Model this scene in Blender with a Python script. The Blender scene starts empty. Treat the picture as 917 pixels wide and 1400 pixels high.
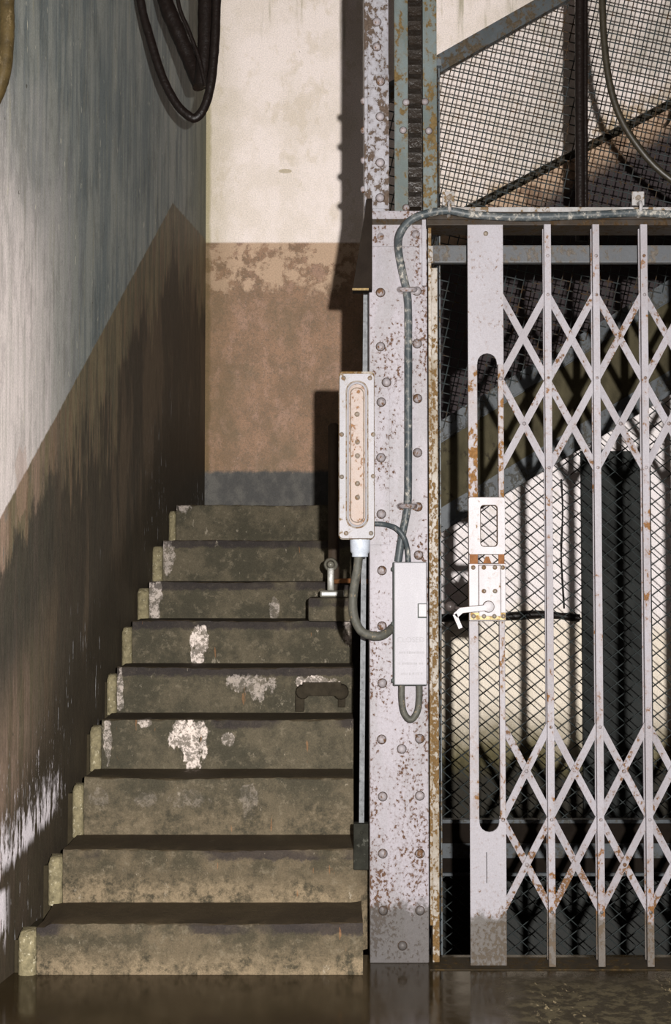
import bpy, bmesh, math, random
from mathutils import Vector, Matrix
random.seed(7)
S = bpy.context.scene
COL = S.collection
# ------------------------------------------------------------------ camera model
F = 50.0 / 36.0 * 1400.0
PITCH = math.atan(90.0 / F)
EYE = 1.239
cp, sp = math.cos(PITCH), math.sin(PITCH)

def P(x, y, Y):
    """world point seen at photo position (x, y) at distance Y from the camera"""
    u = (x - 458.5) / F
    v = (700.0 - y) / F
    k = Y / (cp - v * sp)
    return Vector((u * k, Y, EYE + (sp + v * cp) * k))

def PX(x, Y, y=800):
    return P(x, y, Y).x

def PZ(y, Y):
    return P(458.5, y, Y).z

# ------------------------------------------------------------------ materials
class M:
    def __init__(s, name):
        s.m = bpy.data.materials.new(name)
        s.m.use_nodes = True
        s.t = s.m.node_tree
        s.t.nodes.clear()
        s.o = s.t.nodes.new('ShaderNodeOutputMaterial')
        s.b = s.t.nodes.new('ShaderNodeBsdfPrincipled')
        s.t.links.new(s.b.outputs[0], s.o.inputs[0])
        s._p = None
    def n(s, t):
        return s.t.nodes.new(t)
    def put(s, inp, v):
        if isinstance(v, bpy.types.NodeSocket):
            s.t.links.new(v, inp)
        elif isinstance(v, (tuple, list)) and len(v) == 3 and inp.type == 'RGBA':
            inp.default_value = (v[0], v[1], v[2], 1)
        else:
            inp.default_value = v
    def pos(s):
        if s._p is None:
            s._p = s.n('ShaderNodeNewGeometry').outputs['Position']
        return s._p
    def obj(s):
        return s.n('ShaderNodeTexCoord').outputs['Object']
    def xyz(s, v=None):
        q = s.n('ShaderNodeSeparateXYZ')
        s.put(q.inputs[0], v if v is not None else s.pos())
        return q.outputs[0], q.outputs[1], q.outputs[2]
    def ma(s, op, a, b=0.0, c=0.0):
        q = s.n('ShaderNodeMath'); q.operation = op
        s.put(q.inputs[0], a); s.put(q.inputs[1], b)
        if op in ('MULTIPLY_ADD',): s.put(q.inputs[2], c)
        return q.outputs[0]
    def add(s, a, b): return s.ma('ADD', a, b)
    def sub(s, a, b): return s.ma('SUBTRACT', a, b)
    def mul(s, a, b): return s.ma('MULTIPLY', a, b)
    def mx(s, a, b): return s.ma('MAXIMUM', a, b)
    def mn(s, a, b): return s.ma('MINIMUM', a, b)
    def sc(s, v, k):
        q = s.n('ShaderNodeVectorMath'); q.operation = 'MULTIPLY'
        s.put(q.inputs[0], v); q.inputs[1].default_value = k
        return q.outputs[0]
    def noise(s, scale, stretch=(1, 1, 1), detail=4.0, rough=0.55, vec=None, off=0.0):
        v = vec if vec is not None else s.pos()
        q = s.n('ShaderNodeVectorMath'); q.operation = 'MULTIPLY_ADD'
        s.put(q.inputs[0], v); q.inputs[1].default_value = stretch; q.inputs[2].default_value = (off, off * .7, off * 1.3)
        z = s.n('ShaderNodeTexNoise')
        z.inputs['Scale'].default_value = scale
        z.inputs['Detail'].default_value = detail
        z.inputs['Roughness'].default_value = rough
        s.put(z.inputs['Vector'], q.outputs[0])
        return z.outputs[0]
    def ss(s, x, lo, hi):
        q = s.n('ShaderNodeMapRange'); q.interpolation_type = 'SMOOTHSTEP'
        s.put(q.inputs[0], x)
        flip = lo > hi
        q.inputs[1].default_value = min(lo, hi); q.inputs[2].default_value = max(lo, hi)
        q.inputs[3].default_value = 1.0 if flip else 0.0
        q.inputs[4].default_value = 0.0 if flip else 1.0
        return q.outputs[0]
    def mix(s, f, a, b):
        q = s.n('ShaderNodeMix'); q.data_type = 'RGBA'
        s.put(q.inputs[0], f); s.put(q.inputs[6], a); s.put(q.inputs[7], b)
        return q.outputs[2]
    def scale_col(s, c, f):
        """colour times a grey factor socket"""
        q = s.n('ShaderNodeMix'); q.data_type = 'RGBA'; q.blend_type = 'MULTIPLY'
        q.inputs[0].default_value = 1.0
        s.put(q.inputs[6], c)
        k = s.n('ShaderNodeCombineXYZ')
        for i in range(3): s.put(k.inputs[i], f)
        s.t.links.new(k.outputs[0], q.inputs[7])
        return q.outputs[2]
    def blob(s, c, r, amp=0.6, nscale=22, stretch=(1, 1, .5)):
        """soft-edged patch of paint or dirt centred on a place on a surface"""
        x, y, z = s.xyz()
        tot = None
        for a, k, rr in ((x, c[0], r[0]), (y, c[1], r[1]), (z, c[2], r[2])):
            if rr is None: continue
            d = s.mul(s.sub(a, k), 1.0 / rr)
            d = s.mul(d, d)
            tot = d if tot is None else s.add(tot, d)
        nn = s.mul(s.sub(s.noise(nscale, stretch, 5, .65), .5), 2 * amp * 1.6)
        return s.ss(s.add(tot, nn), 1.1, 0.75)
    def fin(s, col, rough=.6, bump=None, bs=.3, bd=.01, spec=.35, metal=0.0):
        s.put(s.b.inputs['Base Color'], col)
        s.put(s.b.inputs['Roughness'], rough)
        s.b.inputs['Specular IOR Level'].default_value = spec
        s.b.inputs['Metallic'].default_value = metal
        if bump is not None:
            q = s.n('ShaderNodeBump')
            q.inputs['Strength'].default_value = bs
            q.inputs['Distance'].default_value = bd
            s.put(q.inputs['Height'], bump)
            s.t.links.new(q.outputs[0], s.b.inputs['Normal'])
        return s.m

def painted(name, base, amt=.5, sc=55, rust=(.13, .055, .02), base2=None, clus=5.0, rough=.5, streak=.5,
            zdirt=None, dirt=(.05, .04, .03), spec=.25, rimg=.45, zrust=None, zamt=.08):
    """old painted steel with specks and clusters of rust"""
    m = M(name)
    base = tuple(k * .765 for k in base); base2 = tuple(k * .765 for k in base2) if base2 else None
    fine = m.noise(sc, (1, 1, .8), 6, .65)
    cl = m.noise(clus, (1, 1, streak), 4, .6, off=3.1)
    f = m.add(fine, m.mul(m.sub(cl, .5), .60))
    if zrust: f = m.add(f, m.mul(m.ss(m.xyz()[2], zrust, zrust * .35), zamt))
    lo = .78 - .36 * amt
    rm = m.ss(f, lo, lo + .06)
    halo = m.ss(f, lo - .12, lo + .02)
    var = m.noise(9, (1, 1, .35), 5, .6, off=7.7)
    b2 = base2 or tuple(c * .72 for c in base)
    c = m.mix(m.ss(var, .42, .60), base, b2)
    c = m.mix(m.mul(halo, rimg), c, tuple(a * .45 + b * .7 for a, b in zip(base, rust)))
    r2 = m.mix(m.ss(m.noise(sc * 2.2, detail=3), .4, .65), rust, tuple(min(1, k * 1.35 + .006) for k in rust))
    c = m.mix(rm, c, r2)
    if zdirt:
        x, y, z = m.xyz()
        zz = m.add(z, m.mul(m.sub(m.noise(22, detail=6, rough=.7), .5), zdirt * .9))
        c = m.mix(m.mul(m.ss(zz, zdirt * 1.08, zdirt * .85), .86), c, dirt)
    grain = m.noise(260, detail=2)
    c = m.scale_col(c, m.add(m.mul(grain, .4), .8))
    h = m.add(m.mul(rm, -1.0), m.mul(fine, .6))
    return m.fin(c, m.add(m.mul(rm, .3), rough), h, .35, .004, spec)

def plain(name, base, var=.35, sc=30, rough=.6, spec=.35, bs=.25, bd=.004, streak=1.0, metal=0.0, speck=None):
    m = M(name)
    n1 = m.noise(sc, (1, 1, streak), 5, .6)
    n2 = m.noise(220, detail=2)
    c = m.scale_col(base, m.add(m.mul(m.sub(n1, .5), var * 2.4), m.add(m.mul(n2, .4), .8)))
    if speck:
        c = m.mix(m.ss(m.noise(sc * 1.7, (1, 1, .7), 6, .7, off=5), .58, .66), c, speck)
    return m.fin(c, rough, n1, bs, bd, spec, metal)

STAIR_S = 0.69
def stairline(m, y):
    return m.mn(m.add(m.mul(m.sub(y, 4.5), STAIR_S), .17), 1.60)

def mat_wall_left():
    m = M('wall_left_plaster')
    x, y, z = m.xyz()
    h = m.sub(z, stairline(m, y))
    sv = (3.2, 3.2, .22)
    st = m.add(m.noise(5.5, sv, 7, .70), m.mul(m.sub(m.noise(3.5, (1, 1, .7), 5, .7, off=40), .5), .35))                 # long vertical streaks
    st2 = m.noise(17, sv, 5, .65, off=4)
    big = m.noise(1.6, (1, 1, .7), 4, .6, off=9)
    fine = m.noise(240, (1, 1, .6), 3, .7)
    # upper paint: washed white low and near, grey green further up
    wh = m.mul(m.ss(m.add(y, m.mul(m.sub(st, .5), .9)), 5.25, 4.5), m.ss(m.add(z, m.mul(m.sub(big, .5), 1.2)), 2.95, 2.2))
    grey = m.mix(m.ss(st, .40, .60), (.135, .155, .155), (.235, .245, .225))
    grey = m.mix(m.mul(m.ss(st2, .55, .7), .45), grey, (.27, .25, .17))
    white = m.mix(m.ss(st2, .4, .7), (.68, .61, .585), (.50, .465, .43))
    up = m.mix(wh, grey, white)
    flake = m.ss(m.noise(30, (2.2, 2.2, .55), 3, .5, off=2), .70, .74)
    up = m.mix(m.mul(flake, .7), up, (.62, .58, .46))
    blot = m.ss(m.noise(8, (1.3, 1.3, .45), 7, .75, off=44), .50, .60)
    up = m.scale_col(up, m.add(m.mul(blot, -.22), 1.06))
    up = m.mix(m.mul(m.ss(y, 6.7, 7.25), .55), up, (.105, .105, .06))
    # dado
    br = m.mix(m.ss(st, .42, .58), (.165, .136, .084), (.100, .088, .060))
    br = m.mix(m.mul(m.ss(st2, .50, .62), .6), br, (.165, .105, .07))
    near = m.ss(y, 5.1, 4.5)
    br = m.mix(m.mul(near, m.mul(m.ss(st, .40, .58), .8)), br, (.34, .235, .175))
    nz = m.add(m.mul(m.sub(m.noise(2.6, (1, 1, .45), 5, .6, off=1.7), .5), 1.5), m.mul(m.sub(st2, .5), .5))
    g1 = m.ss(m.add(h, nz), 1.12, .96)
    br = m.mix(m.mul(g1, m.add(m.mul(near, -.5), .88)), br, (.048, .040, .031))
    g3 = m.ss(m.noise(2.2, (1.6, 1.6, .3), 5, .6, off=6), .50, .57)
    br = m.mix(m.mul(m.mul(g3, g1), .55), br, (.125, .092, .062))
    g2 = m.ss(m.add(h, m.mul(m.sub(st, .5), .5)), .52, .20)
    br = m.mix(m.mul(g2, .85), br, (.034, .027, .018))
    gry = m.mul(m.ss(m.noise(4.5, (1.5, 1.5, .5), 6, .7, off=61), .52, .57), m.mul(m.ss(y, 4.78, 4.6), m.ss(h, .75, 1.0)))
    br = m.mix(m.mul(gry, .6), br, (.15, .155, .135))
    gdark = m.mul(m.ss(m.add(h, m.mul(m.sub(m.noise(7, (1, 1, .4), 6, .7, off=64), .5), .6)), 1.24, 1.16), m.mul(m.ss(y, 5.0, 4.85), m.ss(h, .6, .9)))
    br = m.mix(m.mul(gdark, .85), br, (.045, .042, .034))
    st4 = m.noise(48, (3, 3, .3), 4, .75, off=66)
    br = m.scale_col(br, m.add(m.mul(st4, 1.5), .28))
    # damp line over the steps: white bloom running down in streaks
    lowz = m.ss(y, 5.0, 4.62)
    zl = m.sub(z, m.add(m.mul(m.sub(y, 4.37), .21), .317))
    b1 = m.mul(m.ss(m.add(zl, m.mul(m.sub(st2, .5), .12)), -.015, .025), m.ss(m.add(zl, m.mul(m.sub(m.noise(20, (2, 2, .6), 6, .75, off=71), .5), .5)), .16, .05))
    b1 = m.mx(b1, m.mul(m.ss(z, .29, .265), m.mul(m.ss(m.add(z, m.mul(m.sub(st2, .5), .2)), .10, .16), m.ss(y, 4.50, 4.42))))
    lowz = m.ss(m.add(y, m.mul(m.sub(m.noise(9, (1, 1, .8), 6, .75, off=77), .5), .7)), 4.98, 4.84)
    fl = m.mul(m.ss(m.noise(32, (2.2, 2.2, .6), 5, .7, off=73), .60, .64), m.mul(m.ss(zl, -.01, .04), m.ss(zl, .45, .12)))
    b1 = m.mx(b1, m.mul(fl, .9))
    wb = m.noise(13, (2.4, 2.4, .5), 6, .7, off=11)
    bloom = m.mul(m.mul(b1, lowz), m.ss(wb, .44, .49))
    drip = m.mul(m.ss(m.noise(26, (2.6, 2.6, .35), 4, .6, off=14), .64, .67), m.mul(m.ss(h, .70, .15), m.ss(m.noise(2.2, (1, 1, .8), 3, .5, off=33), .46, .54)))
    br = m.mix(m.mul(drip, .8), br, (.46, .46, .48))
    br = m.mix(bloom, br, (.74, .69, .73))
    dadz = m.mn(m.add(m.mul(m.sub(y, 4.64), .71), 1.615), 2.99)
    dm = m.ss(m.add(m.sub(z, dadz), m.mul(m.sub(st2, .5), .03)), .006, -.006)
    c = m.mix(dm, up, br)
    c = m.mix(m.mul(m.blob((0, 4.56, 1.56), (None, .06, .12), 1.2, 20), .35), c, (.42, .27, .20))
    c = m.mix(m.mul(m.ss(m.noise(36, (1, 1, .8), 2, .5, off=21), .755, .775), .75), c, (.05, .045, .03))
    c = m.scale_col(c, m.add(m.mul(fine, 1.0), .5))
    return m.fin(c, m.add(m.mul(dm, -.10), .75), m.add(m.mul(st2, .6), m.mul(fine, .35)), .3, .006, .18)

def mat_wall_back():
    m = M('wall_back_plaster')
    x, y, z = m.xyz()
    n1 = m.noise(3.0, (1, 1, .8), 6, .65)
    n2 = m.noise(16, (1, 1, .7), 5, .65, off=3)
    fine = m.noise(150, (1, 1, 1), 3, .7)
    cor = m.mx(m.mul(m.ss(m.add(x, m.mul(m.sub(m.noise(6, (1, 1, .25)), .5), .12)), -.46, -.66), .45), m.ss(m.add(x, m.mul(m.sub(n2, .5), .03)), -.625, -.66))
    wh = m.mix(m.ss(n1, .45, .60), (.92, .82, .77), (.83, .735, .66))
    wh = m.mix(m.mul(m.ss(m.add(n2, m.mul(m.sub(m.noise(2.2, (1, 1, .8), 4, off=23), .5), .9)), .54, .66), .30), wh, (.60, .50, .35))
    wh = m.mix(m.mul(cor, .75), wh, (.30, .26, .10))
    streak = m.mul(m.ss(m.noise(8, (1.8, 1.8, .12), 4, .6, off=8), .56, .72), m.ss(z, 3.6, 4.15))
    wh = m.mix(m.mul(streak, .7), wh, (.28, .25, .12))
    # worn tan dado, its paint scaled off along the top and grey grime beneath
    tan = m.mix(m.ss(m.noise(5, (1, 1, .8), 8, .78, off=5), .42, .58), (.335, .21, .138), (.25, .165, .108))
    tan = m.mix(m.mul(m.ss(n2, .5, .66), .6), tan, (.42, .27, .20))
    tan = m.mix(m.mul(m.ss(m.noise(95, detail=4, rough=.8, off=2), .50, .60), .6), tan, (.175, .135, .10))
    tan = m.mix(m.mul(m.ss(m.noise(120, detail=3, rough=.8, off=6), .60, .66), .5), tan, (.55, .40, .33))
    scal = m.mul(m.ss(m.add(z, m.mul(m.sub(n2, .5), .35)), 2.70, 2.76), m.ss(m.noise(9, (1, 1, 1), 6, .7, off=12), .44, .52))
    tan = m.mix(m.mul(scal, .85), tan, (.56, .40, .28))
    grn = m.mul(m.ss(m.noise(4, (1, 1, .7), 4, .6, off=17), .48, .64), m.ss(z, 2.85, 2.5))
    tan = m.mix(m.mul(grn, .38), tan, (.17, .135, .085))
    tan = m.mix(m.mul(cor, .75), tan, (.12, .085, .035))
    foot = m.ss(m.add(z, m.mul(m.sub(n2, .5), .06)), 1.80, 1.775)
    tan = m.mix(foot, tan, m.mix(m.ss(n2, .4, .65), (.075, .073, .070), (.115, .11, .10)))
    # the dado follows the second flight up to the right
    line = m.add(m.mul(m.mx(m.sub(x, .42), 0), .55), 2.975)
    dm = m.ss(m.add(m.sub(z, line), m.mul(m.sub(n2, .5), m.mul(m.ss(x, .4, .6), .16))), .007, -.007)
    dark_dado = m.ss(x, .42, .50)
    tan = m.mix(m.mul(dark_dado, m.ss(m.sub(z, line), -.05, -.2)), tan, m.mix(n1, (.036, .029, .033), (.055, .044, .044)))
    rusty = m.mul(m.mul(dark_dado, m.ss(m.add(m.sub(z, line), m.mul(m.sub(n1, .5), .5)), .14, .0)), m.ss(n2, .42, .58))
    wh = m.mix(m.mul(rusty, .75), wh, (.36, .24, .09))
    wh = m.mix(m.mul(m.mul(m.ss(x, .7, 1.3), m.ss(n1, .38, .6)), .55), wh, (.42, .40, .36))
    c = m.mix(dm, wh, tan)
    # beneath the second flight the wall is white again, cream, then olive and almost black lower down
    und = m.mul(m.ss(x, .30, .34), m.ss(m.sub(z, m.add(m.mul(m.sub(x, .46), .58), 1.78)), .01, -.01))
    zc = m.add(z, m.mul(m.sub(n1, .5), .5))
    uw = m.mix(m.ss(zc, .95, 1.15), (.92, .82, .69), (.96, .89, .885))
    uw = m.mix(m.mul(m.ss(n2, .55, .7), .3), uw, (.55, .48, .36))
    uw = m.mix(m.ss(zc, .66, .30), uw, (.13, .11, .045))
    uw = m.mix(m.ss(zc, .40, .22), uw, (.035, .032, .025))
    uw = m.mix(m.ss(z, -.05, -.12), uw, m.mix(n1, (.028, .029, .027), (.052, .054, .052)))
    c = m.mix(und, c, uw)
    c = m.mix(m.mul(m.ss(m.noise(30, (1, 1, 1), 2, .5, off=31), .755, .77), .6), c, (.14, .11, .07))
    sc_ = m.blob((-.26, 0, 3.35), (.035, None, .012), .3, 30)
    c = m.mix(m.mul(sc_, .6), c, (.34, .27, .12))
    c = m.scale_col(c, m.add(m.mul(fine, .9), .55))
    return m.fin(c, .85, m.add(m.mul(fine, .6), m.mul(n2, .5)), .3, .006, .2)

def mat_stone():
    m = M('worn_step_stone')
    ox, oy, oz = m.xyz(m.obj())
    x, y, z = m.xyz()
    rnd = m.n('ShaderNodeObjectInfo').outputs['Random']
    n1 = m.noise(6, (1, 1, 1), 7, .7)
    n2 = m.noise(32, (1, 1, 1), 6, .75, off=4)
    n3 = m.noise(75, (1, 1, 1), 5, .8, off=9)
    fine = m.noise(210, (1, 1, 1), 4, .85)
    near = m.ss(y, 5.25, 4.7)
    c = m.mix(m.ss(n1, .42, .60), (.046, .041, .028), (.082, .069, .046))
    c = m.mix(near, c, m.mix(m.ss(n1, .42, .60), (.046, .039, .025), (.098, .077, .049)))
    c = m.mix(m.mul(m.ss(n2, .53, .66), .55), c, (.145, .122, .085))
    c = m.mix(m.mul(m.ss(n2, .46, .38), .28), c, (.028, .025, .018))
    low = m.ss(m.add(oz, m.mul(m.sub(n1, .5), .22)), -.06, -.16)
    c = m.mix(m.mul(low, m.mul(near, m.ss(n2, .36, .60))), c, (.185, .142, .090))
    band = m.mul(m.ss(m.add(oz, m.mul(m.sub(n2, .5), .06)), -.040, -.028), m.ss(m.add(m.noise(2.5, off=5), m.mul(m.sub(rnd, .5), .3)), .46, .54))
    c = m.mix(m.mul(band, .75), c, (.020, .016, .018))
    dab = m.ss(m.noise(15, (1.6, 1, .8), 7, .8, off=13), .62, .68)
    c = m.mix(m.mul(dab, .6), c, (.30, .26, .20))
    red = m.ss(m.noise(24, (1.8, 1, .3), 3, .5, off=19), .70, .72)
    c = m.mix(m.mul(red, .4), c, (.24, .11, .045))
    grainy = m.ss(m.add(n3, m.mul(m.sub(n2, .5), 1.2)), .42, .60)
    tot = None
    for cx, cy, k, rx, rz, al in ((272, 878, 5, 9.5, 17, 1), (270, 895, 5, 7.5, 12, 1), (250, 1006, 3, 16, 17, 1), (264, 1028, 3, 14, 20, 1), (270, 1000, 3, 12, 10, .9),
                                  (325, 934, 4, 12, 10, .4), (354, 940, 4, 18, 14, .42), (432, 933, 4, 22, 6, .9),
                                  (211, 822, 6, 8, 24, .6), (198, 987, 3, 8, 6, .7), (228, 758, 7, 9, 20, .4), (250, 690, 8, 9, 10, .4), (147, 1015, 3, 4, 26, .5),
                                  (163, 945, 4, 5, 24, .55), (375, 832, 6, 5, 12, .4), (478, 865, 5, 9, 14, .45), (312, 1010, 3, 8, 8, .45), (340, 1095, 2, 10, 16, .12),
                                  (258, 1092, 2, 22, 9, .09), (200, 1092, 2, 12, 8, .09), (136, 1090, 2, 10, 10, .09)):
        p = P(cx, cy, STEP_Y[k])
        kk = STEP_Y[k] / F
        bl = m.blob((p.x, STEP_Y[k], p.z), (rx * kk * 1.25, .10, rz * kk * 1.25), 1.5, 34)
        bl = m.mul(bl, al)
        tot = bl if tot is None else m.mx(tot, bl)
    c = m.mix(m.mul(tot, m.add(m.mul(grainy, .75), .2)), c, (.60, .52, .47))
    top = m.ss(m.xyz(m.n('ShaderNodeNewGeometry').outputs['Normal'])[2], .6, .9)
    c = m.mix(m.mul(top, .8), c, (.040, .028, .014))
    c = m.scale_col(c, m.add(m.mul(fine, 1.6), .2))
    return m.fin(c, .85, m.add(m.mul(n2, .6), m.mul(n3, .6)), .6, .008, .15)

def mat_floor():
    m = M('wet_floor_concrete')
    x, y, z = m.xyz()
    n1 = m.noise(2.2, (1, 1, 1), 5, .6)
    n2 = m.noise(22, (1, 1, 1), 5, .7, off=3)
    fine = m.noise(150, detail=3, rough=.7)
    dry = m.mul(m.ss(m.add(x, m.mul(m.sub(n1, .5), .7)), .44, .62), m.ss(m.add(y, m.mul(m.sub(n2, .5), .4)), 4.56, 4.35))
    c = m.mix(m.ss(n1, .4, .65), (.024, .016, .007), (.034, .024, .012))
    c = m.mix(dry, c, m.mix(m.ss(n2, .45, .58), (.030, .024, .014), (.075, .062, .036)))
    sp_ = m.mul(dry, m.ss(m.add(m.noise(55, (1, .3, 1), 6, .8, off=8), m.mul(m.sub(m.noise(4, (1, .5, 1), 3, .5, off=28), .5), .5)), .60, .70))
    c = m.mix(sp_, c, (.42, .34, .20))
    c = m.scale_col(c, m.add(m.mul(fine, .6), .7))
    r = m.add(m.mul(dry, .5), m.add(m.mul(m.ss(n2, .35, .75), .12), .09))
    return m.fin(c, r, m.add(m.mul(n2, m.add(m.mul(dry, .30), .02)), m.mul(fine, m.mul(dry, .4))), .5, .008, .14)

# ------------------------------------------------------------------ mesh helpers
def bm_new(): return bmesh.new()

def box(bm, x0, x1, y0, y1, z0, z1, bev=0.0):
    vs = [bm.verts.new((x, y, z)) for x in (x0, x1) for y in (y0, y1) for z in (z0, z1)]
    fs = [(0, 1, 3, 2), (4, 6, 7, 5), (0, 4, 5, 1), (2, 3, 7, 6), (0, 2, 6, 4), (1, 5, 7, 3)]
    fc = [bm.faces.new([vs[i] for i in f]) for f in fs]
    if bev > 0:
        es = list({e for f in fc for e in f.edges})
        bmesh.ops.bevel(bm, geom=es, offset=bev, segments=2, profile=.6, affect='EDGES')

def smooth_path(pts, n=8):
    pts = [Vector(p) for p in pts]
    if len(pts) < 3: return pts
    out = []
    q = [pts[0] * 2 - pts[1]] + pts + [pts[-1] * 2 - pts[-2]]
    for i in range(1, len(q) - 2):
        a, b, c, d = q[i - 1], q[i], q[i + 1], q[i + 2]
        for k in range(n):
            t = k / n
            out.append(.5 * ((2 * b) + (c - a) * t + (2 * a - 5 * b + 4 * c - d) * t * t + (3 * b - a - 3 * c + d) * t ** 3))
    out.append(pts[-1])
    return out

def tube(bm, pts, r, n=10, sm=8, cap=True, wob=0.0):
    pts = smooth_path(pts, sm) if sm else [Vector(p) for p in pts]
    rings = []
    up = Vector((0, 1, 0)) if abs((pts[1] - pts[0]).normalized().y) < .9 else Vector((1, 0, 0))
    for i, p in enumerate(pts):
        t = (pts[min(i + 1, len(pts) - 1)] - pts[max(i - 1, 0)]).normalized()
        a = (up - t * up.dot(t)).normalized(); up = a
        b = t.cross(a)
        rr = r * (1 + random.uniform(-wob, wob))
        rings.append([bm.verts.new(p + (a * math.cos(2 * math.pi * k / n) + b * math.sin(2 * math.pi * k / n)) * rr) for k in range(n)])
    for A, B in zip(rings, rings[1:]):
        for k in range(n):
            bm.faces.new((A[k], A[(k + 1) % n], B[(k + 1) % n], B[k]))
    if cap:
        bm.faces.new(rings[0][::-1]); bm.faces.new(rings[-1])

def lathe(bm, c, ax, prof, n=16):
    """profile [(distance along ax, radius)] turned about axis ax at c"""
    ax = Vector(ax).normalized(); c = Vector(c)
    a = ax.orthogonal().normalized(); b = ax.cross(a)
    rings = []
    for d, r in prof:
        rings.append([bm.verts.new(c + ax * d + (a * math.cos(2 * math.pi * k / n) + b * math.sin(2 * math.pi * k / n)) * max(r, 1e-4)) for k in range(n)])
    for A, B in zip(rings, rings[1:]):
        for k in range(n):
            bm.faces.new((A[k], A[(k + 1) % n], B[(k + 1) % n], B[k]))
    bm.faces.new(rings[0][::-1]); bm.faces.new(rings[-1])

def dome(bm, c, ax, r, h, n=12):
    lathe(bm, c, ax, [(-.002, r), (h * .35, r), (h * .75, r * .75), (h, r * .3)], n)

def rivet(bm, c, ax, r, h, n=14):
    dome(bm, c, ax, r, h, n)
    k = len(bm.faces)
    lathe(bm, c, ax, [(-.0005, r * 1.17), (.0006, r * 1.13)], n)
    bm.faces.ensure_lookup_table()
    for f in bm.faces[k:]: f.material_index = 1

def hexbolt(bm, c, ax, r, h):
    lathe(bm, c, ax, [(-.002, r * 1.45), (.003, r * 1.45), (.003, r), (h, r), (h + .001, r * .8)], 6)

def plate(bm, outer, holes, y0, y1):
    """flat plate in the XZ plane with holes, between y0 and y1"""
    edges = []
    for loop in [outer] + holes:
        vs = [bm.verts.new((p[0], y0, p[1])) for p in loop]
        for i in range(len(vs)): edges.append(bm.edges.new((vs[i], vs[(i + 1) % len(vs)])))
    r = bmesh.ops.triangle_fill(bm, use_beauty=True, use_dissolve=False, edges=edges)
    fs = [g for g in r['geom'] if isinstance(g, bmesh.types.BMFace)]
    ex = bmesh.ops.extrude_face_region(bm, geom=fs)
    vs = [g for g in ex['geom'] if isinstance(g, bmesh.types.BMVert)]
    bmesh.ops.translate(bm, vec=(0, y1 - y0, 0), verts=vs)

def rrect(x0, x1, z0, z1, r, n=5):
    out = []
    for cx, cz, a0 in ((x1 - r, z1 - r, 0), (x0 + r, z1 - r, 90), (x0 + r, z0 + r, 180), (x1 - r, z0 + r, 270)):
        for k in range(n + 1):
            a = math.radians(a0 + 90 * k / n)
            out.append((cx + r * math.cos(a), cz + r * math.sin(a)))
    return out

def bar(bm, a, b, w, y0, y1):
    """flat bar from a to b (x, z) of width w between depths y0 and y1"""
    a = Vector((a[0], a[1])); b = Vector((b[0], b[1]))
    t = (b - a).normalized(); nn = Vector((-t.y, t.x)) * w / 2
    q = [a - nn, b - nn, b + nn, a + nn]
    lo = [bm.verts.new((p.x, y0, p.y)) for p in q]; hi = [bm.verts.new((p.x, y1, p.y)) for p in q]
    bm.faces.new(lo); bm.faces.new(hi[::-1])
    for i in range(4): bm.faces.new((lo[i], hi[i], hi[(i + 1) % 4], lo[(i + 1) % 4]))

def thing(name, label, cat, loc, group=None, kind='thing'):
    o = bpy.data.objects.new(name, None); COL.objects.link(o)
    o.location = loc; o.empty_display_size = .1
    o['label'] = label; o['category'] = cat; o['kind'] = kind
    if group: o['group'] = group
    return o

def wloc(o):
    v = Vector(o.location)
    while o.parent: o = o.parent; v += o.location
    return v

def ob(name, bm, mat, parent=None, label=None, smooth=False, origin=None, cat=None, group=None, kind=None, part_label=None):
    bmesh.ops.recalc_face_normals(bm, faces=bm.faces)
    me = bpy.data.meshes.new(name)
    base = wloc(parent) if parent else Vector((0, 0, 0))
    if origin is None:
        if parent: org = base
        else:
            xs = [v.co for v in bm.verts]
            org = Vector((sum(c.x for c in xs) / len(xs), sum(c.y for c in xs) / len(xs), min(c.z for c in xs)))
    else: org = Vector(origin)
    bmesh.ops.translate(bm, vec=-org, verts=bm.verts)
    bm.to_mesh(me); bm.free()
    if smooth:
        for p in me.polygons: p.use_smooth = True
        me.set_sharp_from_angle(angle=math.radians(42 if smooth is True else smooth))
    me.materials.append(mat)
    if 'ring' in MAT and any(p.material_index for p in me.polygons): me.materials.append(MAT['ring'])
    o = bpy.data.objects.new(name, me); COL.objects.link(o)
    if parent: o.parent = parent
    o.location = org - base
    if label: o['label'] = label
    if cat: o['category'] = cat
    if group: o['group'] = group
    if kind: o['kind'] = kind
    elif not parent: o['kind'] = 'thing'
    if part_label: o['label'] = part_label
    return o

def copy_part(src, parent, world):
    c = src.copy(); c.parent = parent; COL.objects.link(c)
    c.location = Vector(world) - wloc(parent)
    return c

# ------------------------------------------------------------------ stair levels (measured)
TOPS = [1262, 1161, 1063, 983, 912, 848, 795, 738, 690]
STEP_Y = [4.50, 4.773, 5.03, 5.25, 5.48, 5.71, 5.96, 6.24, 6.52]
STEP_Z = [PZ(t, y) for t, y in zip(TOPS, STEP_Y)]
LAND_Z = STEP_Z[-1]
BACK = 7.30
GATE = 4.60

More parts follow.
